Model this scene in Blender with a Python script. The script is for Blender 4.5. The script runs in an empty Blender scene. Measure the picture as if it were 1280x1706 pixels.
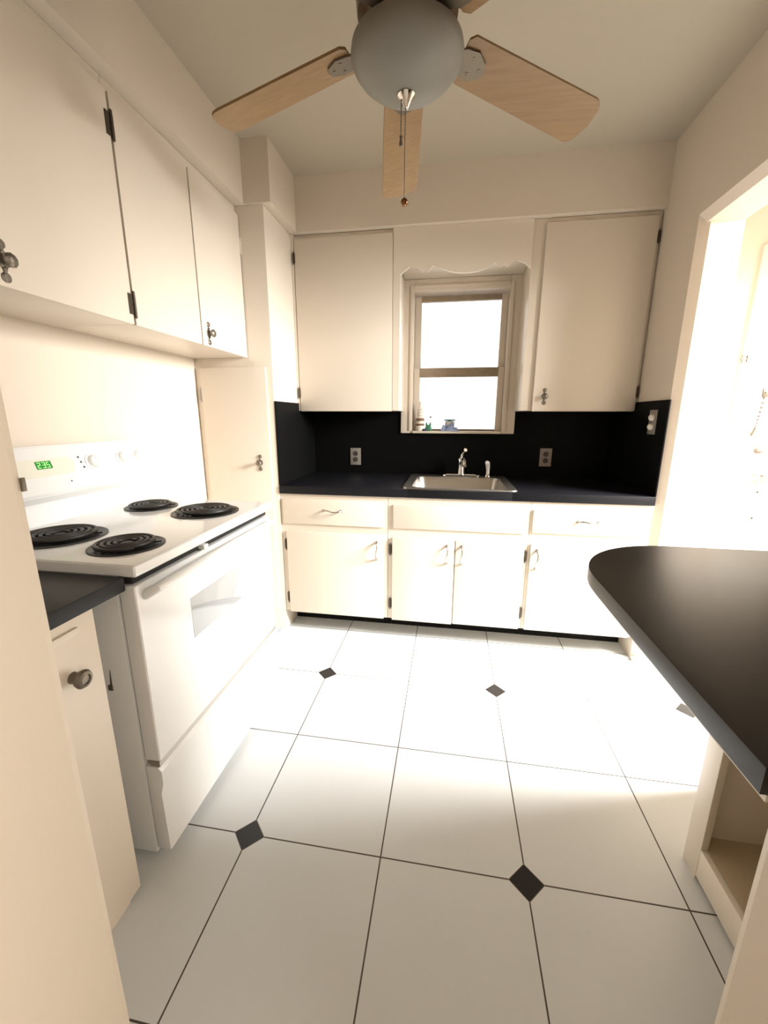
import bpy, bmesh, math, random
from mathutils import Vector, Matrix, Euler
random.seed(7)
S = bpy.context.scene
COL = S.collection
PI = math.pi

# ------------------------------------------------------------------ camera, world, light, exposure
cam = bpy.data.objects.new('camera', bpy.data.cameras.new('camera'))
COL.objects.link(cam)
CAM_LOC = Vector((-0.2540, -1.7185, 1.2434))
YAW, PITCH, ROLL = 0.159454, 0.229460, 0.0026445
fwd = Vector((-math.sin(YAW)*math.cos(PITCH), math.cos(YAW)*math.cos(PITCH), -math.sin(PITCH)))
rt = Vector((math.cos(YAW), math.sin(YAW), 0))
up = rt.cross(fwd)
r2 = math.cos(ROLL)*rt + math.sin(ROLL)*up
u2 = -math.sin(ROLL)*rt + math.cos(ROLL)*up
cam.matrix_world = Matrix(((r2.x, u2.x, -fwd.x, CAM_LOC.x), (r2.y, u2.y, -fwd.y, CAM_LOC.y),
                           (r2.z, u2.z, -fwd.z, CAM_LOC.z), (0, 0, 0, 1)))
cam.data.sensor_fit = 'VERTICAL'
cam.data.sensor_height = 32.0
cam.data.lens = 675.11 / 1706 * 32.0
cam.data.clip_start = 0.02
S.camera = cam

S.view_settings.view_transform = 'Standard'
S.view_settings.look = 'None'
S.view_settings.gamma = 1.0
S.view_settings.use_curve_mapping = False
S.view_settings.exposure = 0.0

world = bpy.data.worlds.new('daylight')
S.world = world
world.use_nodes = True
wb = world.node_tree.nodes['Background']
wb.inputs[0].default_value = (1.0, 0.98, 0.95, 1)
wb.inputs[1].default_value = 2.4

def area(name, loc, rot, sx, sy, watts, color, spread=180):
    l = bpy.data.lights.new(name, 'AREA')
    l.shape = 'RECTANGLE'
    l.size, l.size_y = sx, sy
    l.energy = watts
    l.color = color
    l.spread = math.radians(spread)
    o = bpy.data.objects.new(name, l)
    o.location = loc
    o.rotation_euler = rot
    COL.objects.link(o)
    return o

# daylight entering by the window of the room on the right
area('side_window_daylight', (2.42, -0.36, 1.95), (0, math.radians(49), math.radians(-5)), 0.95, 0.95, 238, (1.0, 0.985, 0.96), 108)
area('rear_fill_light', (1.58, -2.5, 1.5), (0, PI/2, 0), 1.3, 1.3, 66, (1.0, 0.925, 0.83))  # unseen fill lamp added to brighten the left jamb; the wall there is solid

# ------------------------------------------------------------------ materials
def mat(name, col, rough=0.5, metal=0.0, spec=0.5, bump=0.0, bscale=60.0, coat=0.0, var=0.0):
    m = bpy.data.materials.new(name)
    m.use_nodes = True
    nt = m.node_tree
    b = nt.nodes['Principled BSDF']
    b.inputs['Base Color'].default_value = (*col, 1)
    b.inputs['Roughness'].default_value = rough
    b.inputs['Metallic'].default_value = metal
    b.inputs['Specular IOR Level'].default_value = spec
    b.inputs['Coat Weight'].default_value = coat
    if bump or var:
        tc = nt.nodes.new('ShaderNodeTexCoord')
        nz = nt.nodes.new('ShaderNodeTexNoise')
        nz.inputs['Scale'].default_value = bscale
        nz.inputs['Detail'].default_value = 4
        nt.links.new(tc.outputs['Object'], nz.inputs['Vector'])
        if bump:
            bp = nt.nodes.new('ShaderNodeBump')
            bp.inputs['Strength'].default_value = bump
            bp.inputs['Distance'].default_value = 0.002
            nt.links.new(nz.outputs['Fac'], bp.inputs['Height'])
            nt.links.new(bp.outputs['Normal'], b.inputs['Normal'])
        if var:
            mx = nt.nodes.new('ShaderNodeMix')
            mx.data_type = 'RGBA'
            mx.inputs[6].default_value = (*[c*(1-var) for c in col], 1)
            mx.inputs[7].default_value = (*[min(1, c*(1+var)) for c in col], 1)
            nt.links.new(nz.outputs['Fac'], mx.inputs[0])
            nt.links.new(mx.outputs[2], b.inputs['Base Color'])
    return m

M = {}
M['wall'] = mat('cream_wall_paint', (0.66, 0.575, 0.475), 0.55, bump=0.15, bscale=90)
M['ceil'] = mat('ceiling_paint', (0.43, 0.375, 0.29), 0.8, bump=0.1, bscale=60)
M['cab'] = mat('cream_gloss_paint', (0.70, 0.62, 0.52), 0.32, bump=0.08, bscale=25)
M['white_trim'] = mat('white_trim_paint', (0.70, 0.655, 0.58), 0.4)
M['lam'] = mat('black_laminate', (0.006, 0.006, 0.008), 0.42, spec=0.22, bump=0.04, bscale=400)
M['splash'] = mat('black_splash_laminate', (0.004, 0.004, 0.004), 0.5, spec=0.06)
M['top'] = mat('charcoal_laminate', (0.020, 0.017, 0.015), 0.38, spec=0.28, bump=0.04, bscale=400)
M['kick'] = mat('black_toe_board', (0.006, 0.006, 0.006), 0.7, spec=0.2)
M['enamel'] = mat('white_enamel', (0.76, 0.76, 0.745), 0.18, coat=0.3)
M['plastic'] = mat('white_plastic', (0.80, 0.79, 0.75), 0.35)
M['coil'] = mat('black_coil_element', (0.016, 0.014, 0.013), 0.5)
M['pan'] = mat('black_drip_pan', (0.014, 0.013, 0.012), 0.4, spec=0.3)
M['gap'] = mat('dark_gap', (0.01, 0.009, 0.008), 0.8)
M['oven_glass'] = mat('white_oven_glass', (0.40, 0.41, 0.42), 0.06, coat=0.5)
M['steel'] = mat('stainless_steel', (0.50, 0.47, 0.43), 0.32, 1.0, bump=0.03, bscale=200)
M['chrome'] = mat('chrome', (0.75, 0.74, 0.72), 0.12, 1.0)
M['pull'] = mat('dull_chrome', (0.42, 0.39, 0.35), 0.25, 1.0)
M['pewter'] = mat('aged_pewter', (0.20, 0.175, 0.14), 0.42, 0.8, bump=0.4, bscale=250)
M['hinge'] = mat('dark_bronze_hinge', (0.075, 0.058, 0.04), 0.5, 0.6)
M['outlet'] = mat('beige_outlet_plastic', (0.24, 0.21, 0.18), 0.4)
M['socket'] = mat('dark_socket', (0.05, 0.04, 0.035), 0.5)
M['dark'] = mat('dark_mark', (0.02, 0.02, 0.02), 0.6)
M['globe'] = mat('frosted_glass_globe', (0.20, 0.185, 0.155), 0.5, spec=0.4)
M['brass'] = mat('antique_bronze', (0.10, 0.065, 0.035), 0.35, 0.7)
M['iron'] = mat('pewter_blade_iron', (0.17, 0.14, 0.10), 0.4, 0.6)
M['bulb_cap'] = mat('brushed_nickel', (0.8, 0.78, 0.74), 0.15, 1.0)
M['sash'] = mat('weathered_sash_paint', (0.34, 0.27, 0.19), 0.6, var=0.25, bscale=30)
M['wood_inside'] = mat('tan_cabinet_interior', (0.50, 0.40, 0.27), 0.6)
M['green'] = mat('green_glazed_ceramic', (0.05, 0.22, 0.12), 0.3)
M['teal'] = mat('teal_plastic', (0.04, 0.20, 0.22), 0.4)
M['cloth'] = mat('blue_grey_cloth', (0.22, 0.27, 0.42), 0.8, var=0.75, bscale=45)
M['navy'] = mat('navy_rubber', (0.02, 0.03, 0.06), 0.6)
M['brown'] = mat('brown_band', (0.20, 0.11, 0.06), 0.5)
M['grey'] = mat('grey_stone', (0.35, 0.33, 0.31), 0.6)
M['pale'] = mat('pale_ceramic', (0.75, 0.70, 0.62), 0.3)
M['copper'] = mat('bronze_bead', (0.22, 0.11, 0.05), 0.2, 1.0)

def emis(name, col, s):
    m = mat(name, col, 0.3)
    b = m.node_tree.nodes['Principled BSDF']
    b.inputs['Emission Color'].default_value = (*col, 1)
    b.inputs['Emission Strength'].default_value = s
    return m
M['lcd'] = emis('green_display', (0.012, 0.13, 0.02), 0.9)
M['lcd_digit'] = emis('bright_green_digits', (0.35, 0.85, 0.22), 1.0)

def glass_mat():
    m = bpy.data.materials.new('window_glass')
    m.use_nodes = True
    nt = m.node_tree
    nt.nodes.clear()
    out = nt.nodes.new('ShaderNodeOutputMaterial')
    tr = nt.nodes.new('ShaderNodeBsdfTransparent')
    gl = nt.nodes.new('ShaderNodeBsdfGlossy')
    gl.inputs['Roughness'].default_value = 0.02
    fr = nt.nodes.new('ShaderNodeFresnel')
    mx = nt.nodes.new('ShaderNodeMixShader')
    nt.links.new(fr.outputs[0], mx.inputs[0])
    nt.links.new(tr.outputs[0], mx.inputs[1])
    nt.links.new(gl.outputs[0], mx.inputs[2])
    nt.links.new(mx.outputs[0], out.inputs[0])
    return m
M['glass'] = glass_mat()

def wood_mat():
    m = mat('pale_wood_blade', (0.44, 0.28, 0.15), 0.42)
    nt = m.node_tree
    b = nt.nodes['Principled BSDF']
    tc = nt.nodes.new('ShaderNodeTexCoord')
    mp = nt.nodes.new('ShaderNodeMapping')
    mp.inputs['Scale'].default_value = (4, 60, 60)
    nz = nt.nodes.new('ShaderNodeTexNoise')
    nz.inputs['Scale'].default_value = 1.5
    nz.inputs['Detail'].default_value = 5
    cr = nt.nodes.new('ShaderNodeValToRGB')
    cr.color_ramp.elements[0].position = 0.3
    cr.color_ramp.elements[0].color = (0.225, 0.132, 0.055, 1)
    cr.color_ramp.elements[1].position = 0.75
    cr.color_ramp.elements[1].color = (0.29, 0.178, 0.08, 1)
    nt.links.new(tc.outputs['Object'], mp.inputs[0])
    nt.links.new(mp.outputs[0], nz.inputs[0])
    nt.links.new(nz.outputs['Fac'], cr.inputs[0])
    nt.links.new(cr.outputs[0], b.inputs['Base Color'])
    return m
M['wood'] = wood_mat()

T = 0.4069          # floor tile pitch
ROW = 0.4235        # the first row towards the sink cabinets is a little longer
def floor_mat():
    m = bpy.data.materials.new('white_tile_black_dots')
    m.use_nodes = True
    nt = m.node_tree
    b = nt.nodes['Principled BSDF']
    L = nt.links.new
    tc = nt.nodes.new('ShaderNodeTexCoord')
    sp = nt.nodes.new('ShaderNodeSeparateXYZ')
    L(tc.outputs['Object'], sp.inputs[0])
    def mt(op, a, bb=None, c=None):
        n = nt.nodes.new('ShaderNodeMath')
        n.operation = op
        for i, v in enumerate((a, bb, c)):
            if v is None: continue
            if isinstance(v, (int, float)): n.inputs[i].default_value = v
            else: L(v, n.inputs[i])
        return n.outputs[0]
    x, y = sp.outputs[0], sp.outputs[1]
    pos = mt('GREATER_THAN', y, 0.0)
    ys = mt('MULTIPLY', y, mt('ADD', mt('MULTIPLY', pos, 1/ROW - 1/T), 1/T))
    xs = mt('MULTIPLY', x, 1/T)
    def near(v, period):      # distance (in metres) to the nearest multiple of the period
        h = mt('DIVIDE', v, period)
        r = mt('ROUND', h)
        return mt('MULTIPLY', mt('ABSOLUTE', mt('SUBTRACT', h, r)), period*T)
    grout = mt('MINIMUM', near(xs, 1.0), near(ys, 1.0))
    isg0 = mt('LESS_THAN', grout, 0.0020)
    dia = mt('ADD', near(xs, 2.0), near(ys, 2.0))
    isd = mt('LESS_THAN', dia, 0.0465)
    isb = mt('LESS_THAN', dia, 0.0490)
    isg = mt('MULTIPLY', isg0, mt('SUBTRACT', 1.0, isb))
    nz = nt.nodes.new('ShaderNodeTexNoise')
    nz.inputs['Scale'].default_value = 3
    L(tc.outputs['Object'], nz.inputs['Vector'])
    def mix(f, a, bb):
        n = nt.nodes.new('ShaderNodeMix')
        n.data_type = 'RGBA'
        L(f, n.inputs[0])
        for i, v in ((6, a), (7, bb)):
            if isinstance(v, tuple): n.inputs[i].default_value = (*v, 1)
            else: L(v, n.inputs[i])
        return n.outputs[2]
    tile = mix(nz.outputs['Fac'], (0.625, 0.64, 0.64), (0.655, 0.67, 0.67))
    c = mix(isg, tile, (0.07, 0.055, 0.045))
    c = mix(isb, c, (0.16, 0.13, 0.10))
    c = mix(isd, c, (0.012, 0.011, 0.011))
    L(c, b.inputs['Base Color'])
    b.inputs['Specular IOR Level'].default_value = 0.35
    rg = mt('ADD', mt('MULTIPLY', isg, 0.4), 0.28)
    L(rg, b.inputs['Roughness'])
    bp = nt.nodes.new('ShaderNodeBump')
    bp.inputs['Strength'].default_value = 0.35
    bp.inputs['Distance'].default_value = 0.002
    L(mt('SUBTRACT', 1.0, isg), bp.inputs['Height'])
    L(bp.outputs[0], b.inputs['Normal'])
    return m
M['floor'] = floor_mat()

# ------------------------------------------------------------------ mesh helpers
class MB:
    """collects shapes in world coordinates; build() links them as one mesh object"""
    def __init__(self):
        self.bm = bmesh.new()
    def _bevel(self, new, w, seg=2):
        if w:
            es = list({e for v in new for e in v.link_edges})
            bmesh.ops.bevel(self.bm, geom=es, offset=w, segments=seg, profile=0.6, affect='EDGES')
    def box(self, x0, x1, y0, y1, z0, z1, bev=0.0, seg=2):
        x0, x1 = min(x0, x1), max(x0, x1); y0, y1 = min(y0, y1), max(y0, y1); z0, z1 = min(z0, z1), max(z0, z1)
        r = bmesh.ops.create_cube(self.bm, size=1.0)
        for v in r['verts']:
            v.co = Vector(((x0+x1)/2 + v.co.x*(x1-x0), (y0+y1)/2 + v.co.y*(y1-y0), (z0+z1)/2 + v.co.z*(z1-z0)))
        self._bevel(r['verts'], bev, seg)
        return self
    def prism(self, pts, axis, a, b, bev=0.0):
        """polygon pts (2D) extruded along axis from a to b; 2D order: x:(y,z) y:(x,z) z:(x,y)"""
        def mk(p, t):
            if axis == 'x': return Vector((t, p[0], p[1]))
            if axis == 'y': return Vector((p[0], t, p[1]))
            return Vector((p[0], p[1], t))
        va = [self.bm.verts.new(mk(p, a)) for p in pts]
        vb = [self.bm.verts.new(mk(p, b)) for p in pts]
        n = len(pts)
        fs = [self.bm.faces.new(va), self.bm.faces.new(list(reversed(vb)))]
        for i in range(n):
            j = (i+1) % n
            fs.append(self.bm.faces.new((va[j], va[i], vb[i], vb[j])))
        bmesh.ops.recalc_face_normals(self.bm, faces=fs)
        if bev: 
            self._bevel([], 0)
            es = list({e for f in fs[:2] for e in f.edges})
            bmesh.ops.bevel(self.bm, geom=es, offset=bev, segments=2, profile=0.6, affect='EDGES')
        return self
    def lathe(self, prof, origin=(0, 0, 0), axis=(0, 0, 1), seg=32):
        """prof: list of (radius, height) along the axis"""
        q = Vector((0, 0, 1)).rotation_difference(Vector(axis).normalized())
        o = Vector(origin)
        rings = []
        for r, h in prof:
            if r < 1e-5:
                rings.append([self.bm.verts.new(o + q @ Vector((0, 0, h)))])
            else:
                rings.append([self.bm.verts.new(o + q @ Vector((r*math.cos(2*PI*k/seg), r*math.sin(2*PI*k/seg), h))) for k in range(seg)])
        fs = []
        for A, B in zip(rings, rings[1:]):
            if len(A) == 1 and len(B) == 1: continue
            for k in range(seg):
                k2 = (k+1) % seg
                if len(A) == 1: fs.append(self.bm.faces.new((A[0], B[k2], B[k])))
                elif len(B) == 1: fs.append(self.bm.faces.new((A[k], A[k2], B[0])))
                else: fs.append(self.bm.faces.new((A[k], A[k2], B[k2], B[k])))
        bmesh.ops.recalc_face_normals(self.bm, faces=fs)
        return self
    def cyl(self, a, b, r, seg=20):
        a, b = Vector(a), Vector(b)
        h = (b-a).length
        return self.lathe([(0, 0), (r, 0), (r, h), (0, h)], a, b-a, seg)
    def ball(self, c, r, seg=16, squash=1.0):
        n = 9
        return self.lathe([(r*math.sin(PI*i/n), -r*squash*math.cos(PI*i/n)) for i in range(n+1)], c, (0, 0, 1), seg)
    def tube(self, pts, r, seg=10, closed=False):
        P = [Vector(p) for p in pts]
        rr = r if isinstance(r, (list, tuple)) else [r]*len(P)
        rings = []
        prev = None
        for i, p in enumerate(P):
            if closed: d = P[(i+1) % len(P)] - P[i-1]
            else: d = P[min(i+1, len(P)-1)] - P[max(i-1, 0)]
            d.normalize()
            if prev is None:
                ref = Vector((0, 0, 1)) if abs(d.z) < 0.9 else Vector((1, 0, 0))
                n = d.cross(ref).normalized()
            else:
                n = (prev - d*prev.dot(d)).normalized()
            prev = n
            bn = d.cross(n)
            rings.append([self.bm.verts.new(p + rr[i]*(math.cos(2*PI*k/seg)*n + math.sin(2*PI*k/seg)*bn)) for k in range(seg)])
        fs = []
        m = len(rings)
        for i in range(m if closed else m-1):
            A, B = rings[i], rings[(i+1) % m]
            for k in range(seg):
                fs.append(self.bm.faces.new((A[k], A[(k+1) % seg], B[(k+1) % seg], B[k])))
        if not closed:
            fs.append(self.bm.faces.new(list(reversed(rings[0]))))
            fs.append(self.bm.faces.new(rings[-1]))
        bmesh.ops.recalc_face_normals(self.bm, faces=fs)
        return self
    def build(self, name, m, parent=None, label=None, smooth=True):
        off = Vector((0, 0, 0))
        p = parent
        while p is not None:
            off += p.location
            p = p.parent
        if parent is None:                      # origin at the middle of the base
            cs = [v.co for v in self.bm.verts]
            lo = Vector([min(c[i] for c in cs) for i in range(3)]); hi = Vector([max(c[i] for c in cs) for i in range(3)])
            if name not in ('floor',): off = Vector(((lo.x+hi.x)/2, (lo.y+hi.y)/2, lo.z))
        for v in self.bm.verts: v.co -= off
        me = bpy.data.meshes.new(name)
        self.bm.to_mesh(me)
        self.bm.free()
        if smooth:
            for f in me.polygons: f.use_smooth = True
            me.set_sharp_from_angle(angle=math.radians(32))
        me.materials.append(m)
        o = bpy.data.objects.new(name, me)
        COL.objects.link(o)
        if parent is None: o.location = off
        else: o.parent = parent
        if label: o['label'] = label
        return o

def tag(o, label=None, cat=None, group=None, kind=None):
    if label: o['label'] = label
    if cat: o['category'] = cat
    if group: o['group'] = group
    if kind: o['kind'] = kind
    return o
def thing(name, loc, label, cat, group=None):
    o = bpy.data.objects.new(name, None)
    o.empty_display_size = 0.05
    o.location = loc
    COL.objects.link(o)
    return tag(o, label, cat, group)
def struct(name, mb, m, label, cat, parent=None):
    o = mb.build(name, m, parent, smooth=False)
    if parent is None: tag(o, label, cat, kind='structure')
    return o

# ------------------------------------------------------------------ room shell
XL, YB, ZC = -1.62, 1.00, 2.50          # left wall, back wall, ceiling
YN0, YN1 = -1.66, -1.30                 # near wall with the doorway the camera looks through
XR0, XR1 = 0.7345, 0.90                 # right wall and its far face
YJ = 0.3785                             # front of pantry / end of right wall
XE, YR = 2.45, -4.2                      # far sides of the side room and of the rear room

struct('floor', MB().box(-2.7, XE+0.1, YR-0.1, YB+0.1, -0.06, 0.0), M['floor'],
       'glossy white square floor tiles with small black diamond insets', 'floor')
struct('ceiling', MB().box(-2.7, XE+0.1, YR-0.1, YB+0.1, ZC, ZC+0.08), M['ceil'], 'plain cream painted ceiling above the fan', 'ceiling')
struct('wall_left', MB().box(XL-0.1, XL, YN0, YB+0.1, 0, ZC), M['wall'], 'cream left wall behind the white range', 'wall')
# back wall with the opening of the sink window and of the side door
WX0, WX1, WZ0, WZ1 = -0.505, 0.065, 1.150, 1.985
DX0, DX1, DZ = 1.435, 2.33, 2.05
b = MB()
b.box(XL-0.1, WX0, YB, YB+0.14, 0, ZC).box(WX1, DX0, YB, YB+0.14, 0, ZC)
b.box(WX0, WX1, YB, YB+0.14, 0, WZ0).box(WX0, WX1, YB, YB+0.14, WZ1, ZC)
b.box(DX0, DX1, YB, YB+0.14, DZ, ZC).box(DX1, XE+0.1, YB, YB+0.14, 0, ZC)
struct('wall_back', b, M['wall'], 'cream back wall around the small sink window', 'wall')
# right wall: pier beside the sink counter, header over the doorway, pier above the peninsula
DY0, HZ = -0.40, 2.034
b = MB()
b.prism([(XR0, YB), (XR0, YJ+0.012), (XR0+0.037, YJ-0.010), (XR1, YJ-0.010), (XR1, YB)], 'z', 0, ZC)
b.prism([(XR0, HZ+0.035), (XR0, ZC), (XR1-0.001, ZC), (XR1-0.001, HZ), (XR0+0.025, HZ)], 'y', DY0, YJ+0.012)
b.box(XR0, XR1, YN0, DY0, 0, ZC)
struct('wall_right', b, M['wall'], 'cream right wall with the open doorway beside the sink counter', 'wall')
# near wall with the doorway
b = MB()
b.box(-2.7, -0.772, YN0, YN1, 0, ZC, 0.012).box(0.103, XR0, YN0, YN1, 0, ZC, 0.012).box(-0.772, 0.103, YN0, YN1, 2.05, ZC)
struct('wall_near', b, M['wall'], 'cream doorway jambs close to the camera at both edges of the photo', 'wall')
# rear room and side room
b = MB()
b.box(-2.7, -2.6, YR-0.1, YN0, 0, ZC).box(1.6, 1.7, YR-0.1, YN0, 0, ZC)
b.box(-2.7, 1.7, YR-0.1, YR, 0, ZC)
struct('wall_rear', b, M['wall'], 'walls of the room behind the camera', 'wall')
b = MB()
b.box(XR0, XE+0.1, YN0-0.1, YN0, 0, ZC)
b.box(XE, XE+0.1, YN0-0.1, -0.85, 0, ZC).box(XE, XE+0.1, 0.13, YB+0.1, 0, ZC).box(XE, XE+0.1, -0.85, 0.13, 0, 1.45).box(XE, XE+0.1, -0.85, 0.13, 2.45, ZC)
struct('wall_side', b, M['wall'], 'walls of the bright side room beyond the doorway', 'wall')
# soffit above the left and back cabinets
ZS = 2.235
b = MB()
b.prism([(XL, YN1), (-1.275, YN1), (-1.275, YJ-0.012), (-1.138, YJ-0.012), (-1.138, 0.695), (XR0, 0.695), (XR0, YB), (XL, YB)], 'z', ZS, ZC)
struct('trim_1', b, M['wall'], 'cream boxed soffit above the wall cabinets and pantry', 'soffit')
# baseboard on the near right jamb side is hidden; the pier foot carries a small shoe
struct('baseboard_right', MB().box(XR0-0.004, XR0+0.030, YJ-0.02, YJ+0.004, 0, 0.018, 0.004), M['cab'], 'short worn wooden shoe at the foot of the right wall end', 'baseboard')

# ------------------------------------------------------------------ sink window
win = thing('window_1', (-0.22, YB, 1.143), 'small double-hung window over the sink with blown-out daylight', 'window')
win['kind'] = 'structure'
b = MB()      # flat casing boards
b.box(-0.578, WX0, YB-0.022, YB, 1.143, 2.055, 0.004).box(WX1, 0.140, YB-0.022, YB, 1.143, 2.055, 0.004)
b.box(WX0, WX1, YB-0.022, YB, 1.985, 2.055, 0.004)
b.box(-0.525, WX0+0.002, YB-0.030, YB-0.020, 1.16, 2.02, 0.003).box(WX1-0.002, 0.085, YB-0.030, YB-0.020, 1.16, 2.02, 0.003).box(WX0+0.003, WX1-0.003, YB-0.030, YB-0.020, 2.00, 2.02, 0.003)
b.build('casing', M['cab'], win)
MB().box(-0.50, 0.060, YB-0.035, YB+0.06, 1.143, 1.158, 0.004).build('sill', M['cab'], win)
def sash(z0, z1, y, bottom, top):
    b = MB()
    b.box(-0.503, -0.463, y, y+0.03, z0, z1, 0.003).box(0.026, 0.063, y, y+0.03, z0, z1, 0.003)
    s = b.build('sash', M['cab'], win)
    b = MB()
    if bottom: b.box(-0.463, 0.026, y, y+0.03, z0, z0+bottom, 0.003)
    if top: b.box(-0.463, 0.026, y-0.004, y+0.03, z1-top, z1, 0.003)
    b.build('rail', M['sash'], s, 'weathered brown rail')
    MB().box(-0.470, 0.032, y+0.013, y+0.017, z0+bottom-0.004, z1-top+0.004).build('pane', M['glass'], s)
sash(1.156, 1.552, 1.035, 0.014, 0.056)
sash(1.500, 1.980, 1.070, 0.020, 0.030)

# ------------------------------------------------------------------ door in the side room
door = thing('door_1', (1.9, YB+0.02, 0), 'white panelled outside door with knob and chain in the side room', 'door')
door['kind'] = 'structure'
b = MB()
b.box(1.350, 1.437, YB-0.022, YB+0.002, 0, 2.14, 0.004).box(2.328, 2.42, YB-0.022, YB+0.002, 0, 2.14, 0.004).box(1.437, 2.328, YB-0.022, YB+0.002, 2.05, 2.14, 0.004)
b.box(1.437, 1.495, YB+0.002, YB+0.10, 0, 2.05, 0.003).box(2.30, 2.328, YB+0.002, YB+0.10, 0, 2.05, 0.003).box(1.437, 2.328, YB+0.002, YB+0.10, 2.03, 2.05)
b.build('casing', M['white_trim'], door)
b = MB()
b.box(1.498, 2.298, YB+0.030, YB+0.070, 0.008, 2.028, 0.003)
lf = b.build('door_leaf', M['white_trim'], door)
b = MB()
for (x0, x1) in ((1.582, 1.875), (1.925, 2.215)):
    for (z0, z1) in ((0.18, 0.655), (0.80, 1.35), (1.48, 1.90)):
        for q in ((x0, x1, z0, z0+0.018), (x0, x1, z1-0.018, z1), (x0, x0+0.018, z0, z1), (x1-0.018, x1, z0, z1)):
            b.box(q[0], q[1], YB+0.022, YB+0.031, q[2], q[3], 0.004)
b.build('panel_moulding', M['white_trim'], lf)
b = MB()
b.lathe([(0, 0), (0.033, 0.0), (0.033, 0.006), (0.014, 0.010), (0.012, 0.032), (0.026, 0.042), (0.029, 0.056), (0.022, 0.066), (0.012, 0.067), (0.010, 0.063), (0, 0.063)], (1.572, YB+0.030, 0.892), (0, -1, 0))
b.build('door_knob', M['chrome'], door, 'round chrome knob')
b = MB()
b.lathe([(0, 0), (0.024, 0), (0.024, 0.008), (0, 0.010)], (1.553, YB+0.030, 1.06), (0, -1, 0)).box(1.535, 1.571, YB+0.005, YB+0.022, 1.052, 1.068, 0.003)
b.build('bolt_turn', M['outlet'], door, 'small deadbolt thumb turn')
b = MB()
b.box(1.468, 1.486, YB+0.018, YB+0.030, 1.125, 1.16, 0.002)
pr = Vector((1.478, YB-0.008, 1.148)); q = Vector((1.522, YB+0.02, 1.385))
for i in range(15):
    t = i/14
    c = pr.lerp(q, t) + Vector((0, 0, -0.05*math.sin(PI*t)))
    b.ball(c, 0.0065, 8)
b.box(1.510, 1.545, YB+0.018, YB+0.032, 1.365, 1.41, 0.002)
b.build('door_chain', M['pewter'], door, 'hanging security chain')
b = MB()
b.box(1.335, 1.375, YB-0.030, YB-0.020, 1.565, 1.571).box(1.342, 1.346, YB-0.030, YB-0.020, 1.548, 1.588).box(1.366, 1.370, YB-0.030, YB-0.020, 1.548, 1.588)
b.build('hinge_plate', M['pewter'], door, 'small H-shaped metal plate on casing')

# ------------------------------------------------------------------ small hardware shared by the cabinets
def rot_to(face):
    """local frame of hardware: u along, w vertical, n out of the face"""
    return {'-y': (Vector((1, 0, 0)), Vector((0, -1, 0))), '+x': (Vector((0, 1, 0)), Vector((1, 0, 0)))}[face]
def ornate_knob(parent, p, face, s=1.0):
    """pewter plate with a small lobe above and below and a faceted knob"""
    u, n = rot_to(face)
    w = Vector((0, 0, 1)); p = Vector(p)
    b = MB()
    for dz, r in ((0.036, 0.0105), (0.018, 0.006), (0.0, 0.016), (-0.018, 0.006), (-0.036, 0.0115)):
        b.lathe([(0, 0), (r*s, 0), (r*s, 0.0025), (r*s*0.7, 0.005), (0, 0.0055)], p + w*dz*s, n, 14)
    b.cyl(p + w*0.036*s + n*0.0005, p - w*0.036*s + n*0.0005, 0.0042*s, 8)
    pl = b.build('knob_plate', M['pewter'], parent)
    b = MB()
    b.lathe([(0, 0.004), (0.007*s, 0.004), (0.006*s, 0.012), (0.015*s, 0.018), (0.0165*s, 0.024), (0.012*s, 0.029), (0.006*s, 0.031), (0, 0.031)], p, n, 10)
    b.build('knob', M['pewter'], parent)
def wave_pull(parent, p, face, horizontal=False, L=0.098):
    u, n = rot_to(face)
    a = u if horizontal else Vector((0, 0, 1))
    p = Vector(p)
    pts, rr = [], []
    k = 16
    for i in range(k+1):
        t = i/k*2-1
        out = 0.024*(1-abs(t)**3.2) + 0.003*math.cos(2.2*PI*t) + 0.001
        side = 0.004*math.sin(PI*t)
        cr = a.cross(n)
        pts.append(p + a*(t*L/2) + n*max(out, 0.002) + cr*side)
        rr.append(0.0035 + 0.0022*abs(t)**2)
    b = MB().tube(pts, rr, 10)
    for t in (-1, 1): b.lathe([(0, 0), (0.0085, 0), (0.007, 0.004), (0, 0.006)], p + a*(t*L/2), n, 12)
    return b.build('pull', M['pull'], parent, 'wavy chrome pull')
def hinge(parent, p, face, h=0.062, w=0.010, leaf=0.0, m='hinge'):
    u, n = rot_to(face)
    p = Vector(p); z = Vector((0, 0, 1))
    b = MB()
    b.cyl(p - z*h/2 + n*0.004, p + z*h/2 + n*0.004, w*0.42, 10)
    lo = p - u*w*0.9; hi = p + u*w*0.9
    if leaf: lo = p - u*leaf
    x = sorted((lo.x, hi.x)); y = sorted((lo.y, hi.y))
    if face == '-y': b.box(x[0], x[1], p.y-0.0025, p.y, p.z-h*0.42, p.z+h*0.42)
    else: b.box(p.x, p.x+0.0025, y[0], y[1], p.z-h*0.42, p.z+h*0.42)
    for dz in (-0.5, 0.5): b.ball(p + z*(h*dz) + n*0.004, w*0.45, 8)
    return b.build('hinge', M[m], parent)

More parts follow.
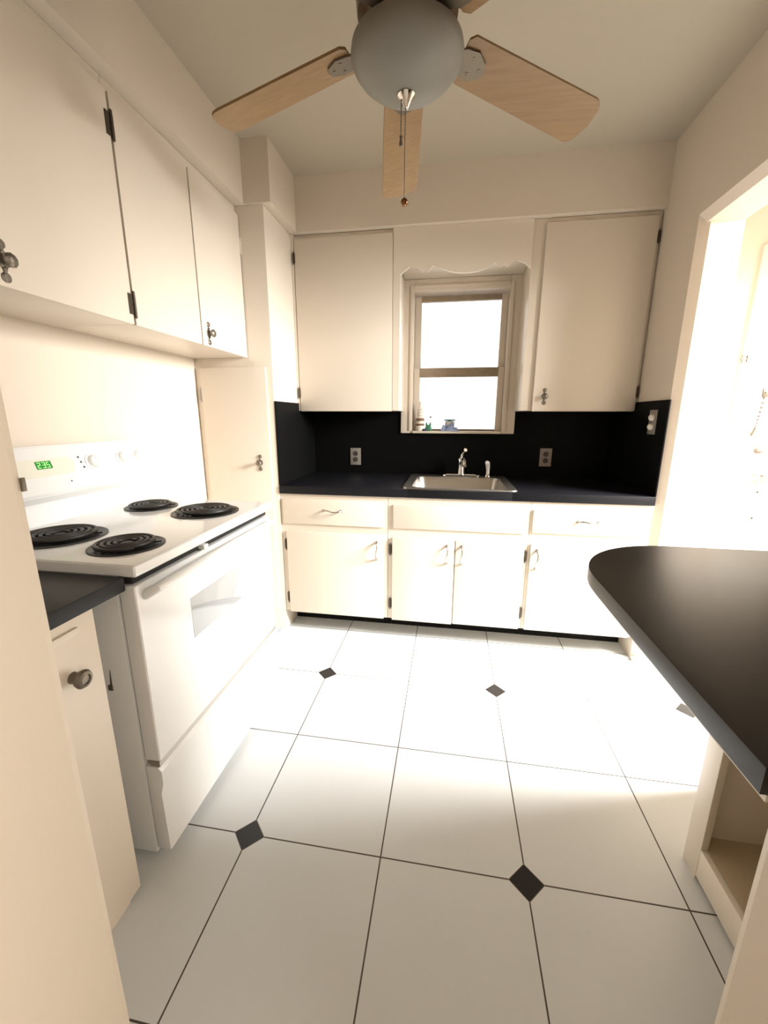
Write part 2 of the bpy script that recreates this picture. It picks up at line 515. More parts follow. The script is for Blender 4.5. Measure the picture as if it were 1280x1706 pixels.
# ------------------------------------------------------------------ wall cabinets on the left wall
XF = -1.310         # door faces
def left_cabinet(y0, y1, label, doors, knobs, hinges):
    t = thing('wall_cabinet', (XL, (y0+y1)/2, 1.545), label, 'cabinet', 'wall cabinets')
    b = MB()
    b.box(XL+0.001, XF-0.018, y0+0.0005, y1-0.0005, 1.545, ZS-0.001, 0.002)
    b.build('carcass', M['cab'], t)
    ds = []
    for (a, c) in doors:
        d = MB().box(XF-0.017, XF, a+0.0015, c-0.0015, 1.543, 2.196, 0.003).build('cabinet_door', M['cab'], t)
        ds.append(d)
    for i, y, z in knobs: ornate_knob(ds[i], (XF, y, z), '+x', 1.0)
    for y, z, lf in hinges: hinge(t, (XF, y, z), '+x', 0.075, 0.011 if lf else 0.006, lf, 'hinge' if lf else 'cab')
    return t
left_cabinet(-0.870, -0.405, 'white wall cabinet at the upper left edge, one door with dark hinges and knob', [(-0.868, -0.407)], [(0, -0.812, 1.60)],
             [(-0.403, 2.105, 0.022), (-0.403, 1.605, 0.022)])
left_cabinet(-0.4045, YJ-0.001, 'white two-door wall cabinet above the range, next to the pantry', [(-0.401, -0.022), (-0.0175, 0.374)], [(1, 0.030, 1.597)],
             [(0.3745, 2.06, 0.0)])

# ------------------------------------------------------------------ pantry closet in the left back corner
pan = thing('pantry_closet', (-1.40, 0.69, 0), 'tall cream pantry closet in the back left corner', 'pantry')
MB().box(XL+0.001, -1.1805, YJ, YB-0.001, 0, ZS-0.001, 0.003).build('carcass', M['cab'], pan)
d = MB().box(-1.586, -1.214, YJ-0.014, YJ-0.001, 0.13, 1.497, 0.003).build('closet_door', M['cab'], pan)
ornate_knob(d, (-1.274, YJ-0.014, 1.000), '-y', 0.95)
hinge(d, (-1.590, YJ-0.008, 1.36), '-y', 0.07, 0.008, 0, 'outlet')

# ------------------------------------------------------------------ wall cabinets on the back wall
YU = 0.7187
t = thing('wall_cabinet', (-0.87, 0.86, 1.28), 'cream one-door wall cabinet left of the sink window', 'cabinet', 'wall cabinets')
MB().box(-1.1795, -0.562, YU+0.016, YB-0.001, 1.281, ZS-0.001, 0.003).build('carcass', M['cab'], t)
MB().box(-1.1795, -1.166, YU+0.002, YU+0.0165, 1.281, ZS-0.001).build('stile', M['cab'], t)
d = MB().box(-1.163, -0.602, YU, YU+0.0155, 1.278, 2.212, 0.003).build('cabinet_door', M['cab'], t)
hinge(t, (-1.166, YU, 2.115), '-y', 0.06, 0.008)
hinge(t, (-1.166, YU, 1.385), '-y', 0.06, 0.008)
t = thing('wall_cabinet', (0.43, 0.86, 1.28), 'cream one-door wall cabinet right of the sink window with dark knob', 'cabinet', 'wall cabinets')
MB().box(0.128, XR0-0.001, YU+0.016, YB-0.001, 1.281, ZS-0.001, 0.003).build('carcass', M['cab'], t)
d = MB().box(0.190, 0.716, YU, YU+0.0155, 1.278, 2.208, 0.003).build('cabinet_door', M['cab'], t)
ornate_knob(d, (0.250, YU, 1.358), '-y', 0.95)
hinge(t, (0.722, YU+0.004, 2.115), '-y', 0.06, 0.008)
hinge(t, (0.722, YU+0.004, 1.378), '-y', 0.06, 0.008)

# scalloped board above the window
sc = [(-0.5605, 2.003), (-0.535, 2.022), (-0.508, 2.042), (-0.480, 2.039), (-0.455, 2.026), (-0.440, 2.013), (-0.434, 2.023), (-0.426, 2.029), (-0.417, 2.023), (-0.411, 2.012),
      (-0.378, 2.045), (-0.340, 2.026), (-0.307, 2.014), (-0.270, 2.004), (-0.233, 1.999), (-0.190, 1.998), (-0.140, 2.002), (-0.090, 2.018),
      (-0.055, 2.043), (-0.024, 2.014), (-0.018, 2.024), (-0.008, 2.031), (0.002, 2.024), (0.010, 2.014), (0.030, 2.036), (0.061, 2.045), (0.095, 2.030), (0.1275, 2.003)]
b = MB().prism([(-0.599, 1.2815), (-0.5605, 1.2815)] + sc + [(0.1275, ZS-0.001), (-0.599, ZS-0.001)], 'y', YU+0.004, YU+0.0155)
va = thing('window_valance', (-0.22, 0.74, 1.999), 'cream board with scalloped lower edge bridging the two cabinets over the window', 'valance')
b.build('face_board', M['cab'], va)
MB().box(-0.5600, 0.1270, YU+0.0165, YB-0.001, 2.056, 2.068).build('top_board', M['cab'], va)

# ------------------------------------------------------------------ base cabinets under the sink counter
YF = 0.384          # face frame; doors lie 12 mm in front
def base_unit(x0, x1, label, drawers, doors, hinges):
    t = thing('base_cabinet', ((x0+x1)/2, 0.69, 0), label, 'cabinet', 'base cabinets under the sink counter')
    b = MB()
    b.box(x0+0.0005, x1-0.0005, YF, YF+0.020, 0.125, 0.829).box(x0+0.0005, x0+0.018, YF+0.0195, YB-0.001, 0.125, 0.829).box(x1-0.018, x1-0.0005, YF+0.0195, YB-0.001, 0.125, 0.829)
    b.box(x0+0.018, x1-0.018, YF+0.0195, YB-0.001, 0.125, 0.145)
    b.build('carcass', M['cab'], t)
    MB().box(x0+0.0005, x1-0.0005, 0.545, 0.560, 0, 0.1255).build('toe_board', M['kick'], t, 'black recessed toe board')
    for kind, a, c, z0, z1, pull in drawers:
        d = MB().box(a, c, YF-0.010, YF-0.0005, z0, z1, 0.003).build(kind, M['cab'], t)
        if pull: wave_pull(d, (pull[0], YF-0.010, pull[1]), '-y', True)
    for a, c, z0, z1, pull in doors:
        d = MB().box(a, c, YF-0.012, YF-0.0005, z0, z1, 0.003).build('cabinet_door', M['cab'], t)
        if pull: wave_pull(d, (pull, YF-0.012, 0.527), '-y')
    for x, z in hinges: hinge(t, (x, YF-0.001, z), '-y', 0.062, 0.010)
    return t
base_unit(-1.1795, -0.570, 'white base cabinet with one drawer and door, left of the sink', [('drawer', -1.165, -0.590, 0.661, 0.803, (-0.878, 0.742))],
          [(-1.150, -0.592, 0.122, 0.618, -0.630)], [(-1.157, 0.537), (-1.157, 0.212)])
base_unit(-0.569, 0.164, 'white two-door sink base cabinet with a plain false drawer front', [('false_front', -0.541, 0.149, 0.661, 0.790, None)],
          [(-0.545, -0.2095, 0.120, 0.608, -0.249), (-0.2045, 0.148, 0.124, 0.608, -0.172)], [(-0.556, 0.538), (-0.556, 0.218), (0.155, 0.538), (0.155, 0.218)])
base_unit(0.1645, 0.733, 'white base cabinet with one drawer and door, behind the black peninsula', [('drawer', 0.177, 0.702, 0.668, 0.790, (0.443, 0.736))],
          [(0.178, 0.702, 0.124, 0.608, 0.210)], [])

# ------------------------------------------------------------------ sink counter, backsplash, sink, tap
SX0, SX1, SY0, SY1 = -0.500, 0.100, 0.392, 0.940
HX0, HX1, HY0, HY1 = -0.462, 0.062, 0.425, 0.860     # cut-out
b = MB()
b.box(-1.1795, HX0, 0.3725, YB-0.001, 0.830, 0.8745, 0.005).box(HX1, XR0-0.001, 0.3725, YB-0.001, 0.830, 0.8745, 0.005)
b.box(HX0-0.01, HX1+0.01, 0.3725, HY0, 0.830, 0.8745, 0.005).box(HX0-0.01, HX1+0.01, HY1, YB-0.001, 0.830, 0.8745, 0.005)
tag(b.build('countertop', M['lam']), 'long black laminate countertop holding the sink', 'countertop')
bs = thing('backsplash', (-0.22, YB-0.005, 0.875), 'black laminate backsplash around the sink counter', 'backsplash')
b = MB()
b.box(-1.1795, -0.581, YB-0.008, YB-0.0005, 0.875, 1.2805).box(0.1405, XR0-0.001, YB-0.008, YB-0.0005, 0.875, 1.2805).box(-0.581, 0.1405, YB-0.008, YB-0.0005, 0.875, 1.1425)
b.build('back_panel', M['splash'], bs)
MB().box(-1.1795, -1.1725, YJ-0.002, YB-0.008, 0.875, 1.326, 0.001).build('side_panel', M['splash'], bs)
MB().box(XR0-0.0075, XR0-0.001, YJ-0.002, YB-0.008, 0.875, 1.326, 0.001).build('side_panel', M['splash'], bs)

sk = thing('sink', (-0.2, 0.66, 0.875), 'stainless steel single-bowl sink set in the black counter', 'sink')
def rrect(x0, x1, y0, y1, r, n=5):
    p = []
    for cx_, cy_, a0 in ((x1-r, y1-r, 0), (x0+r, y1-r, PI/2), (x0+r, y0+r, PI), (x1-r, y0+r, 3*PI/2)):
        for i in range(n+1):
            a = a0 + PI/2*i/n
            p.append((cx_ + r*math.cos(a), cy_ + r*math.sin(a)))
    return p
def loft(b, loops, cap=True):
    rings = [[b.bm.verts.new(Vector((p[0], p[1], z))) for p in pts] for pts, z in loops]
    fs = []
    for A, B in zip(rings, rings[1:]):
        n = len(A)
        for k in range(n): fs.append(b.bm.faces.new((A[k], A[(k+1) % n], B[(k+1) % n], B[k])))
    if cap: fs.append(b.bm.faces.new(rings[-1]))
    bmesh.ops.recalc_face_normals(b.bm, faces=fs)
    return b
b = MB()
loft(b, [(rrect(SX0, SX1, SY0, SY1, 0.035), 0.8750), (rrect(SX0+0.004, SX1-0.004, SY0+0.004, SY1-0.004, 0.032), 0.8810),
         (rrect(SX0+0.018, SX1-0.018, SY0+0.018, SY1-0.018, 0.03), 0.8820), (rrect(-0.452, 0.052, 0.432, 0.852, 0.05), 0.8790)], cap=False)
b.build('rim', M['steel'], sk)
b = MB()
loft(b, [(rrect(-0.452, 0.052, 0.432, 0.852, 0.05), 0.8790), (rrect(-0.446, 0.046, 0.438, 0.846, 0.05), 0.868), (rrect(-0.436, 0.036, 0.448, 0.836, 0.06), 0.735), (rrect(-0.405, 0.005, 0.48, 0.80, 0.06), 0.715)])
b.lathe([(0.030, 0.0), (0.040, 0.003), (0.044, 0.0005)], (-0.2, 0.65, 0.715), (0, 0, 1), 20)
b.build('basin', M['steel'], sk)

fa = thing('faucet', (-0.180, 0.900, 0.881), 'chrome single-lever faucet standing at the back of the sink', 'faucet')
b = MB()
loft(b, [(rrect(-0.300, -0.060, 0.874, 0.926, 0.025), 0.8815), (rrect(-0.300, -0.060, 0.874, 0.926, 0.025), 0.889), (rrect(-0.285, -0.075, 0.880, 0.920, 0.018), 0.895)])
b.build('base_plate', M['chrome'], fa)
b = MB()
b.lathe([(0.027, 0), (0.025, 0.03), (0.024, 0.075), (0.026, 0.09), (0.020, 0.102), (0, 0.106)], (-0.180, 0.900, 0.892), (0, 0, 1), 24)
b.build('body', M['chrome'], fa)
b = MB()
b.tube([(-0.176, 0.888, 0.955), (-0.172, 0.85, 0.985), (-0.168, 0.80, 0.995), (-0.165, 0.755, 0.985), (-0.164, 0.735, 0.962)], [0.016, 0.014, 0.0125, 0.012, 0.0125], 14)
b.build('spout', M['chrome'], fa)
b = MB()
b.tube([(-0.180, 0.905, 0.998), (-0.176, 0.900, 1.018), (-0.168, 0.885, 1.036), (-0.158, 0.86, 1.048)], [0.012, 0.011, 0.009, 0.011], 12)
b.build('lever', M['chrome'], fa)
sp = thing('side_sprayer', (-0.012, 0.905, 0.881), 'white side sprayer standing right of the faucet', 'sprayer')
MB().lathe([(0, 0), (0.021, 0), (0.019, 0.008), (0.013, 0.014), (0, 0.016)], (-0.012, 0.905, 0.8815), (0, 0, 1), 18).build('base', M['chrome'], sp)
b = MB()
b.tube([(-0.012, 0.905, 0.893), (-0.012, 0.905, 0.92), (-0.014, 0.903, 0.945), (-0.018, 0.893, 0.966), (-0.022, 0.876, 0.972)], [0.011, 0.0105, 0.013, 0.0145, 0.011], 14)
b.build('spray_head', M['plastic'], sp)

# ------------------------------------------------------------------ outlets on the backsplash
def outlet(x, z, label):
    t = thing('outlet', (x, YB-0.008, z-0.057), label, 'outlet', 'duplex outlets on the black backsplash')
    MB().box(x-0.036, x+0.036, YB-0.0135, YB-0.0082, z-0.057, z+0.057, 0.002).build('cover_plate', M['outlet'], t)
    for dz in (0.020, -0.020):
        b = MB().lathe([(0, 0.0), (0.0165, 0), (0.0165, 0.0015), (0, 0.002)], (x, YB-0.0135, z+dz), (0, -1, 0), 18)
        b.build('socket', M['socket'], t)
outlet(-0.886, 0.984, 'beige duplex outlet on the backsplash left of the sink')
outlet(0.346, 0.999, 'beige duplex outlet on the backsplash right of the sink')
YO = 0.505
t = thing('outlet', (XR0-0.0075, YO, 1.165), 'pale outlet on the side panel of the backsplash by the doorway', 'outlet', 'duplex outlets on the black backsplash')
MB().box(XR0-0.0135, XR0-0.0078, YO-0.036, YO+0.036, 1.165, 1.282, 0.002).build('cover_plate', M['outlet'], t)
for dz in (0.036, 0.081):
    MB().lathe([(0, 0), (0.017, 0), (0.015, 0.010), (0.008, 0.016), (0, 0.016)], (XR0-0.0135, YO, 1.165+dz), (-1, 0, 0), 14).build('socket', M['pale'], t)

# ------------------------------------------------------------------ things on the window sill
ZW = 1.158
b = MB()
t = thing('bottle', (-0.455, 0.99, ZW), 'pale ribbed bottle with brown bands at left end of window sill', 'bottle')
prof = [(0, 0), (0.026, 0), (0.028, 0.01)]
for i in range(7): prof += [(0.027 - 0.0012*i, 0.030+i*0.018), (0.023 - 0.0012*i, 0.039+i*0.018)]
prof += [(0.012, 0.165), (0.010, 0.185), (0, 0.187)]
MB().lathe(prof, (-0.452, 0.99, ZW), (0, 0, 1), 20).build('bottle_body', M['pale'], t)
for z in (0.040, 0.072): MB().lathe([(0.0235, z-0.008), (0.0285, z-0.004), (0.0285, z+0.003), (0.023, z+0.008)], (-0.452, 0.99, ZW), (0, 0, 1), 20).build('band', M['brown'], t)
b = MB().box(-0.505, -0.405, 0.967, 0.985, ZW-0.017, ZW+0.006, 0.004)
b = MB()
loft(b, [(rrect(-0.478, -0.398, 0.970, 0.994, 0.008), ZW+0.0005), (rrect(-0.476, -0.400, 0.971, 0.993, 0.008), ZW+0.012)])
b.bm.free()
t = thing('ornament', (-0.395, 1.0, ZW), 'small green ornament with two pointed ears on window sill', 'ornament')
b = MB()
loft(b, [(rrect(-0.422, -0.376, 0.985, 1.015, 0.012), ZW+0.0005), (rrect(-0.424, -0.374, 0.983, 1.017, 0.014), ZW+0.012), (rrect(-0.416, -0.382, 0.988, 1.012, 0.01), ZW+0.032), (rrect(-0.411, -0.387, 0.992, 1.008, 0.007), ZW+0.040)])
b.build('ornament_body', M['green'], t)
for x in (-0.411, -0.387): MB().lathe([(0.008, 0), (0.0065, 0.012), (0, 0.026)], (x, 1.0, ZW+0.034), (0, 0, 1), 10).build('ear', M['green'], t)
t = thing('figurine', (-0.386, 1.018, ZW), 'tiny grey figure on a clear stem just behind the green ornament', 'figure')
MB().ball((-0.386, 1.018, ZW+0.088), 0.0085, 10, 0.8).build('head', M['grey'], t)
MB().cyl((-0.386, 1.018, ZW), (-0.386, 1.018, ZW+0.083), 0.0012, 6).build('stem', M['glass'], t)
t = thing('jar', (-0.262, 0.995, ZW), 'white jar with flat teal lid on the window sill behind blue cloth', 'jar')
MB().lathe([(0, 0), (0.030, 0), (0.032, 0.01), (0.032, 0.055), (0.027, 0.062), (0, 0.062)], (-0.262, 1.024, ZW+0.0005), (0, 0, 1), 24).build('jar_body', M['plastic'], t)
MB().lathe([(0, 0), (0.036, 0.003), (0.040, 0.009), (0.036, 0.011), (0, 0.012)], (-0.262, 1.024, ZW+0.062), (0, 0, 1), 24).build('lid', M['teal'], t)
b = MB()
def bump_cloth(cx_, cy_, w, d, h, n=26):
    g = []
    for j in range(n+1):
        row = []
        for i in range(n+1):
            u, v = i/n*2-1, j/n*2-1
            e = max(0, 1-max(abs(u), abs(v))**3)
            z = h*e*(0.45 + 0.32*math.sin(5.2*u+2.1*v) * math.cos(3.1*v-1.5*u) + 0.22*math.sin(9*u-4*v) + 0.1*random.uniform(-1, 1))
            row.append(b.bm.verts.new((cx_+u*w/2*(1-0.12*abs(v)), cy_+v*d/2, ZW+0.0012+max(0.001, z))))
        g.append(row)
    for j in range(n):
        for i in range(n): b.bm.faces.new((g[j][i], g[j][i+1], g[j+1][i+1], g[j+1][i]))
    ring = g[0] + [r[-1] for r in g[1:-1]] + g[-1][::-1] + [r[0] for r in g[1:-1]][::-1]
    low = [b.bm.verts.new((v.co.x, v.co.y, ZW+0.0003)) for v in ring]
    for i in range(len(ring)):
        j = (i+1) % len(ring)
        b.bm.faces.new((ring[i], ring[j], low[j], low[i]))
    bmesh.ops.recalc_face_normals(b.bm, faces=b.bm.faces[:])
bump_cloth(-0.262, 0.9765, 0.125, 0.024, 0.058)
tag(b.build('cloth', M['cloth']), 'crumpled blue and white cloth on the window sill in front of jar', 'cloth')
b = MB()
b.lathe([(0, 0), (0.018, 0), (0.020, 0.006), (0.018, 0.012), (0, 0.014)], (-0.44, 0.978, ZW+0.0004), (0, 0, 1), 16)
b.bm.verts.ensure_lookup_table()
for v in b.bm.verts: v.co.x = -0.432 + (v.co.x+0.44)*1.7
for v in b.bm.verts: v.co.y = 0.9735 + (v.co.y-0.978)*0.35
tag(b.build('sponge', M['navy']), 'dark navy sponge lying in front of pale bottle on the sill', 'sponge')

# ------------------------------------------------------------------ electric range
RY0, RY1 = -0.915, -0.153
RX = -0.995         # oven door face
rg = thing('range', (-1.30, (RY0+RY1)/2, 0), 'white electric coil range standing against the left wall', 'range')
b = MB()
b.box(XL+0.020, -1.046, RY0, RY1, 0.012, 0.864, 0.004)
for y in (RY0+0.05, RY1-0.05):
    for x in (-1.55, -1.10): b.cyl((x, y, 0.0), (x, y, 0.014), 0.018, 12)
b.build('body', M['enamel'], rg)
b = MB().box(-1.10, -1.008, RY0+0.012, RY1-0.012, 0.845, 0.868)
b.build('door_gap', M['gap'], rg, 'dark gap under the cooktop')
b = MB()
b.box(XL+0.022, -0.984, RY0-0.003, RY1+0.003, 0.866, 0.8985, 0.010, 3)
ck = b.build('cooktop', M['enamel'], rg)
def burner(x, y, r):
    pan_ = MB().lathe([(r*1.17, 0.0005), (r*1.175, 0.003), (r*1.13, 0.004), (r*1.07, 0.002), (r*1.0, 0.0008), (0, 0.0008)], (x, y, 0.8985), (0, 0, 1), 48).build('burner', M['pan'], rg)
    pts = []
    turns = 4.6 if r > 0.09 else 3.8
    N = int(turns*28)
    r0 = 0.020
    for i in range(N+1):
        t = i/N
        a = 2*PI*turns*t + 0.6
        rad = r0 + (r*0.97-r0)*t
        pts.append((x + rad*math.cos(a), y + rad*math.sin(a), 0.9095))
    c = MB().tube(pts, 0.0056, 8)
    for k in range(3):
        a = k*2*PI/3 + 0.5
        c.box(x-0.001, x+0.001, y-0.001, y+0.001, 0.899, 0.90)
        c.tube([(x+0.018*math.cos(a), y+0.018*math.sin(a), 0.9035), (x+r*1.05*math.cos(a), y+r*1.05*math.sin(a), 0.9035)], 0.0028, 6)
    c.build('coil', M['coil'], pan_)
    MB().lathe([(0, 0), (0.016, 0), (0.016, 0.006), (0.012, 0.008), (0, 0.008)], (x, y, 0.902), (0, 0, 1), 16).build('medallion', M['pan'], pan_)
burner(-1.405, -0.325, 0.080)
burner(-1.145, -0.370, 0.100)
burner(-1.118, -0.782, 0.080)
burner(-1.372, -0.742, 0.100)
# oven door
b = MB()
b.box(-1.042, RX, RY0+0.002, RY1-0.002, 0.332, 0.842, 0.007, 3)
od = b.build('oven_door', M['enamel'], rg)
b = MB()
b.box(RX-0.004, RX+0.0012, -0.716, -0.310, 0.592, 0.720, 0.0012)
b.build('oven_window', M['oven_glass'], od, 'grey-white oven window')
b = MB()     # full-width bar handle turned in at the ends
yy0, yy1 = RY0+0.035, RY1-0.03
hp = [(RX-0.002, yy0, 0.806), (RX+0.012, yy0, 0.815), (RX+0.026, yy0+0.010, 0.823), (RX+0.030, yy0+0.04, 0.826), (RX+0.030, (yy0+yy1)/2, 0.827),
      (RX+0.030, yy1-0.04, 0.826), (RX+0.026, yy1-0.010, 0.823), (RX+0.012, yy1, 0.815), (RX-0.002, yy1, 0.806)]
b.tube(hp, 0.0125, 12)
b.build('oven_handle', M['enamel'], od, 'full-width white bar handle')
MB().box(RX-0.03, RX+0.008, -0.635, -0.612, 0.846, 0.860, 0.002).build('latch_tab', M['plastic'], rg)
b = MB()
b.box(-1.030, RX-0.004, RY0+0.004, RY1-0.004, 0.314, 0.331)
b.build('trim_strip', M['steel'], rg, 'thin bright strip under the oven door')
b = MB()
b.prism([(-1.042, 0.030), (RX-0.006, 0.030), (RX-0.010, 0.225), (RX, 0.262), (RX, 0.300), (RX-0.010, 0.312), (-1.042, 0.312)], 'y', RY0+0.002, RY1-0.002, 0.003)
b.build('storage_drawer', M['enamel'], rg)
# backguard
b = MB()
b.prism([(XL+0.022, 0.8975), (-1.552, 0.8975), (-1.560, 0.955), (-1.556, 0.968), (-1.520, 0.992), (-1.515, 1.004), (-1.560, 1.140), (-1.572, 1.150), (XL+0.022, 1.150)], 'y', RY0+0.006, RY1-0.006, 0.006)
bg = b.build('backguard', M['enamel'], rg)
pn = Vector((0.136, 0, 0.045)).normalized()        # panel normal
def on_panel(y, z): 
    t = (z-1.004)/(1.140-1.004)
    return Vector((-1.515 - 0.045*t, y, z))
def panel_box(y0, y1, z0, z1, th, r, name, m, parent, label=None):
    b = MB()
    pts = rrect(y0, y1, z0, z1, r, 6)
    va = [b.bm.verts.new(on_panel(p[0], p[1]) - pn*0.002) for p in pts]
    vb = [b.bm.verts.new(on_panel(p[0], p[1]) + pn*th) for p in pts]
    n = len(pts)
    b.bm.faces.new(va); b.bm.faces.new(vb)
    for i in range(n): b.bm.faces.new((va[i], va[(i+1) % n], vb[(i+1) % n], vb[i]))
    bmesh.ops.recalc_face_normals(b.bm, faces=b.bm.faces[:])
    return b.build(name, m, parent, label)
cp = panel_box(-0.715, -0.500, 1.055, 1.110, 0.003, 0.027, 'clock_panel', M['outlet'], bg, 'oval beige clock panel')
cp.data.materials[0] = mat('clock_panel_plastic', (0.70, 0.68, 0.58), 0.35)
dp = panel_box(-0.634, -0.582, 1.078, 1.102, 0.0042, 0.002, 'display', M['lcd'], cp, 'green lit clock display')
def seg7(y, z, on, w=0.008, h=0.016):
    s = {'a': (0, h, w, h), 'd': (0, 0, w, 0), 'g': (0, h/2, w, h/2), 'f': (0, h/2, 0, h), 'b': (w, h/2, w, h), 'e': (0, 0, 0, h/2), 'c': (w, 0, w, h/2)}
    for k in on:
        y0, z0, y1, z1 = s[k]
        panel_box(y+min(y0, y1)-0.0009, y+max(y0, y1)+0.0009, z+min(z0, z1)-0.0009, z+max(z0, z1)+0.0009, 0.0048, 0.0004, 'digit_stroke', M['lcd_digit'], dp)
seg7(-0.628, 1.082, 'abged'); seg7(-0.612, 1.082, 'abgcd'); seg7(-0.598, 1.082, 'afgcd')
def control_knob(y, z):
    b = MB()
    p = on_panel(y, z)
    b.lathe([(0, 0), (0.030, 0), (0.030, 0.003), (0.024, 0.006), (0.022, 0.016), (0.019, 0.020), (0, 0.020)], p, pn, 28)
    k = b.build('knob', M['plastic'], bg)
    b = MB()
    q = p + pn*0.019
    tz = Vector((-pn.z, 0, pn.x))
    b.tube([q + tz*0.020, q + tz*0.006, q - tz*0.020], [0.004, 0.005, 0.004], 8)
    b.build('grip', M['plastic'], k)
control_knob(-0.425, 1.083); control_knob(-0.285, 1.085); control_knob(-0.205, 1.083)
for y, z in ((-0.474, 1.104), (-0.470, 1.087), (-0.466, 1.069)):
    MB().lathe([(0, 0), (0.004, 0), (0.003, 0.0015), (0, 0.002)], on_panel(y, z), pn, 10).build('indicator', M['dark'], bg)
MB().lathe([(0, 0), (0.003, 0), (0, 0.001)], on_panel(-0.535, 1.030), pn, 10).build('indicator', M['dark'], bg)
b = MB()      # small clip and screw on the near side
b.box(-1.112, -1.100, RY0-0.003, RY0+0.001, 0.545, 0.560).prism([(-1.106, 0.560), (-1.101, 0.562), (-1.100, 0.605)], 'y', RY0-0.002, RY0)
b.build('side_clip', M['pewter'], rg)

# ------------------------------------------------------------------ short base cabinet and counter left of the range
lc = thing('base_cabinet', (-1.3, -1.14, 0), 'narrow white base cabinet between left jamb and range, with round pewter knob', 'cabinet')
b = MB()
b.box(XL+0.001, -1.050, YN1+0.001, -0.998, 0.012, 0.834, 0.002).box(XL+0.001, -1.036, YN1+0.001, -1.032, 0.0, 0.012)
b.build('carcass', M['cab'], lc)
d = MB().box(-1.0495, -1.030, YN1+0.004, -0.999, 0.014, 0.832, 0.003).build('cabinet_door', M['cab'], lc)
b = MB().box(-1.0305, -1.0225, YN1+0.010, -1.045, 0.790, 0.806, 0.003)
b.build('finger_rail', M['cab'], d, 'thin raised rail under the counter')
b = MB().lathe([(0, 0), (0.013, 0), (0.010, 0.010), (0.018, 0.018), (0.0205, 0.026), (0.017, 0.032), (0.011, 0.034), (0.010, 0.031), (0, 0.031)], (-1.030, -1.072, 0.700), (1, 0, 0), 20)
b.build('round_knob', M['pewter'], d)
tag(MB().box(XL+0.001, -1.012, YN1+0.001, RY0-0.006, 0.8345, 0.870, 0.003).build('countertop', M['lam']), 'small black laminate countertop between the left jamb and the range', 'countertop')
# strike plate on the left jamb
MBs = MB().box(-0.7740, -0.7705, YN1-0.004, YN1+0.0012, 1.153, 1.170, 0.0005)
MBs.build('strike_plate', M['pewter'], bpy.data.objects['wall_near'], 'small metal strike plate')

# ------------------------------------------------------------------ peninsula on the right
pc = thing('peninsula_cabinet', (0.6, -0.99, 0), 'open cream shelf cabinet under the black peninsula top', 'cabinet')
PX0, PX1, PY0, PY1 = 0.462, XR0-0.001, YN1+0.001, -0.668
MB().box(PX0+0.018, PX1, PY1-0.018, PY1, 0.0, 0.836, 0.002).build('side_panel', M['cab'], pc)
MB().box(PX0+0.018, PX1, PY0, PY0+0.018, 0.0, 0.836, 0.002).build('side_panel', M['cab'], pc)
b = MB()
b.box(PX1-0.012, PX1, PY0+0.018, PY1-0.018, 0.0, 0.836).box(PX0+0.018, PX1-0.012, PY0+0.018, PY1-0.018, 0.085, 0.100)
b.build('interior', M['wood_inside'], pc, 'tan unpainted inside')
b = MB()
b.box(PX0, PX0+0.018, PY1-0.060, PY1, 0.0, 0.836, 0.002).box(PX0, PX0+0.018, PY0, PY1-0.060, 0.012, 0.100, 0.002).box(PX0, PX0+0.018, PY0, PY1-0.060, 0.80, 0.836, 0.002)
b.box(PX0, PX0+0.018, PY0, PY0+0.05, 0.10, 0.80, 0.002)
b.build('face_frame', M['cab'], pc)
R_ = 0.29; x0, y1 = 0.0925, -0.4716
pts = [(XR0-0.001, y1)]
for i in range(25):
    a = PI/2 + PI/2*i/24
    pts.append((x0+R_ + R_*math.cos(a), y1-R_ + R_*math.sin(a)))
pts += [(x0, YN1+0.001), (XR0-0.001, YN1+0.001)]
pt = thing('peninsula_countertop', (0.45, -0.9, 0.836), 'black laminate peninsula top with rounded corner, at the right edge', 'countertop')
MB().prism(pts, 'z', 0.845, 0.880, 0.002).build('slab', M['top'], pt)
sub = [(px+ (0.007 if px < 0.7 else 0), py - (0.007 if py > -1.2 else 0)) for px, py in pts]
MB().prism(sub, 'z', 0.8365, 0.8452).build('core_board', M['cab'], pt, 'pale core board under the black edge')

# ------------------------------------------------------------------ ceiling fan
FX, FY, HB = -0.392, -0.530, 2.150
fan = thing('ceiling_fan', (FX, FY, ZC), 'five-blade ceiling fan with pale wood blades and frosted globe', 'ceiling fan')
MB().lathe([(0, 0), (0.070, 0), (0.068, -0.02), (0.050, -0.05), (0.018, -0.065), (0, -0.065)], (FX, FY, ZC-0.001), (0, 0, 1), 32).build('canopy', M['brass'], fan)
MB().cyl((FX, FY, ZC-0.06), (FX, FY, 2.27), 0.013, 16).build('downrod', M['brass'], fan)
MB().lathe([(0, 0.13), (0.03, 0.13), (0.075, 0.115), (0.112, 0.09), (0.122, 0.05), (0.118, 0.01), (0.090, -0.012), (0.085, -0.030), (0, -0.030)], (FX, FY, HB), (0, 0, 1), 40).build('motor_housing', M['brass'], fan)
MB().lathe([(0, 0.0), (0.080, 0.0), (0.108, -0.014), (0.108, -0.030), (0, -0.030)], (FX, FY, HB-0.030), (0, 0, 1), 40).build('light_fitter', M['brass'], fan)
MB().lathe([(0.100, 2.108), (0.124, 2.105), (0.133, 2.097), (0.135, 2.086), (0.130, 2.069), (0.117, 2.053), (0.098, 2.038), (0.078, 2.026), (0.058, 2.017), (0.036, 2.011), (0.0, 2.009)], (FX, FY, 0), (0, 0, 1), 48).build('globe', M['globe'], fan, 'unlit frosted glass bowl')
MB().lathe([(0, 0.006), (0.021, 0.004), (0.022, 0), (0.014, -0.008), (0.009, -0.018), (0.005, -0.026), (0, -0.028)], (FX, FY, 2.008), (0, 0, 1), 24).build('finial', M['bulb_cap'], fan)
DROOP = math.radians(9.4); TILT = math.radians(-13)
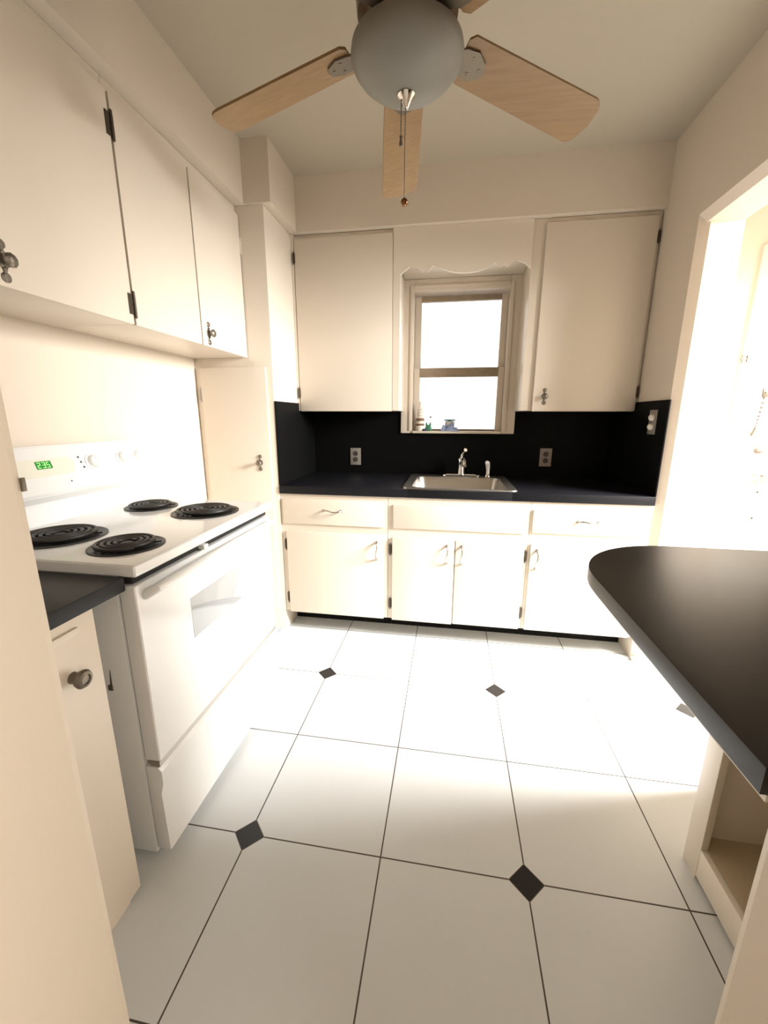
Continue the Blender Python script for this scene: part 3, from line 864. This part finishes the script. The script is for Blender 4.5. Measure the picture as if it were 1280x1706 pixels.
def blade(az):
    # local frame: u radial and drooping, v across, w up
    rot = Matrix.Rotation(az, 3, 'Z') @ Matrix.Rotation(DROOP, 3, 'Y') @ Matrix.Rotation(TILT, 3, 'X')
    o = Vector((FX, FY, HB-0.012))
    r0, r1, w0, w1, rc = 0.145, 0.547, 0.056, 0.064, 0.030
    pts = [(r0, -w0+0.012), (r0+0.012, -w0)]
    for i in range(7):
        a = -PI/2 + PI/2*i/6
        pts.append((r1-rc + rc*math.cos(a), -w1+rc + rc*math.sin(a)))
    pts.append((r1+0.006, 0))
    for i in range(7):
        a = PI/2*i/6
        pts.append((r1-rc + rc*math.cos(a), w1-rc + rc*math.sin(a)))
    pts += [(r0+0.012, w0), (r0, w0-0.012)]
    b = MB().prism(pts, 'z', -0.003, 0.003)
    for v in b.bm.verts: v.co = o + rot @ v.co
    bl = b.build('blade', M['wood'], fan)
    b = MB()
    b.prism([(0.085, -0.014), (0.125, -0.016), (0.150, -0.030), (0.180, -0.034), (0.205, -0.018), (0.212, 0), (0.205, 0.018), (0.180, 0.034), (0.150, 0.030), (0.125, 0.016), (0.085, 0.014)], 'z', -0.0085, -0.0032)
    for x, y in ((0.172, -0.018), (0.172, 0.018), (0.196, 0.0)): b.lathe([(0, -0.002), (0.004, -0.001), (0.004, 0.001), (0, 0.001)], (x, y, -0.0085), (0, 0, 1), 8)
    for v in b.bm.verts: v.co = o + rot @ v.co
    b.build('blade_iron', M['iron'], bl)
AZ0 = math.radians(99.0)
for k in range(5): blade(AZ0 + k*2*PI/5)
def pull_chain(x, y, z0, z1, fobm, fob):
    b = MB()
    n = int((z0-z1)/0.0058)
    b.cyl((x, y, z0), (x, y, z1), 0.0009, 6)
    for i in range(n): b.ball((x, y, z0-(i+0.5)*(z0-z1)/n), 0.0019, 6)
    c = b.build('pull_chain', M['pewter'], fan)
    b = MB()
    fob(b, x, y, z1)
    b.build('fob', fobm, c)
pull_chain(FX-0.002, FY-0.004, 1.985, 1.788, M['copper'], lambda b, x, y, z: b.ball((x, y, z-0.008), 0.0095, 16))
pull_chain(FX-0.012, FY-0.006, 2.000, 1.925, M['pewter'], lambda b, x, y, z: b.lathe([(0, 0), (0.004, -0.002), (0.003, -0.010), (0.005, -0.018), (0.004, -0.024), (0, -0.026)], (x, y, z), (0, 0, 1), 10))
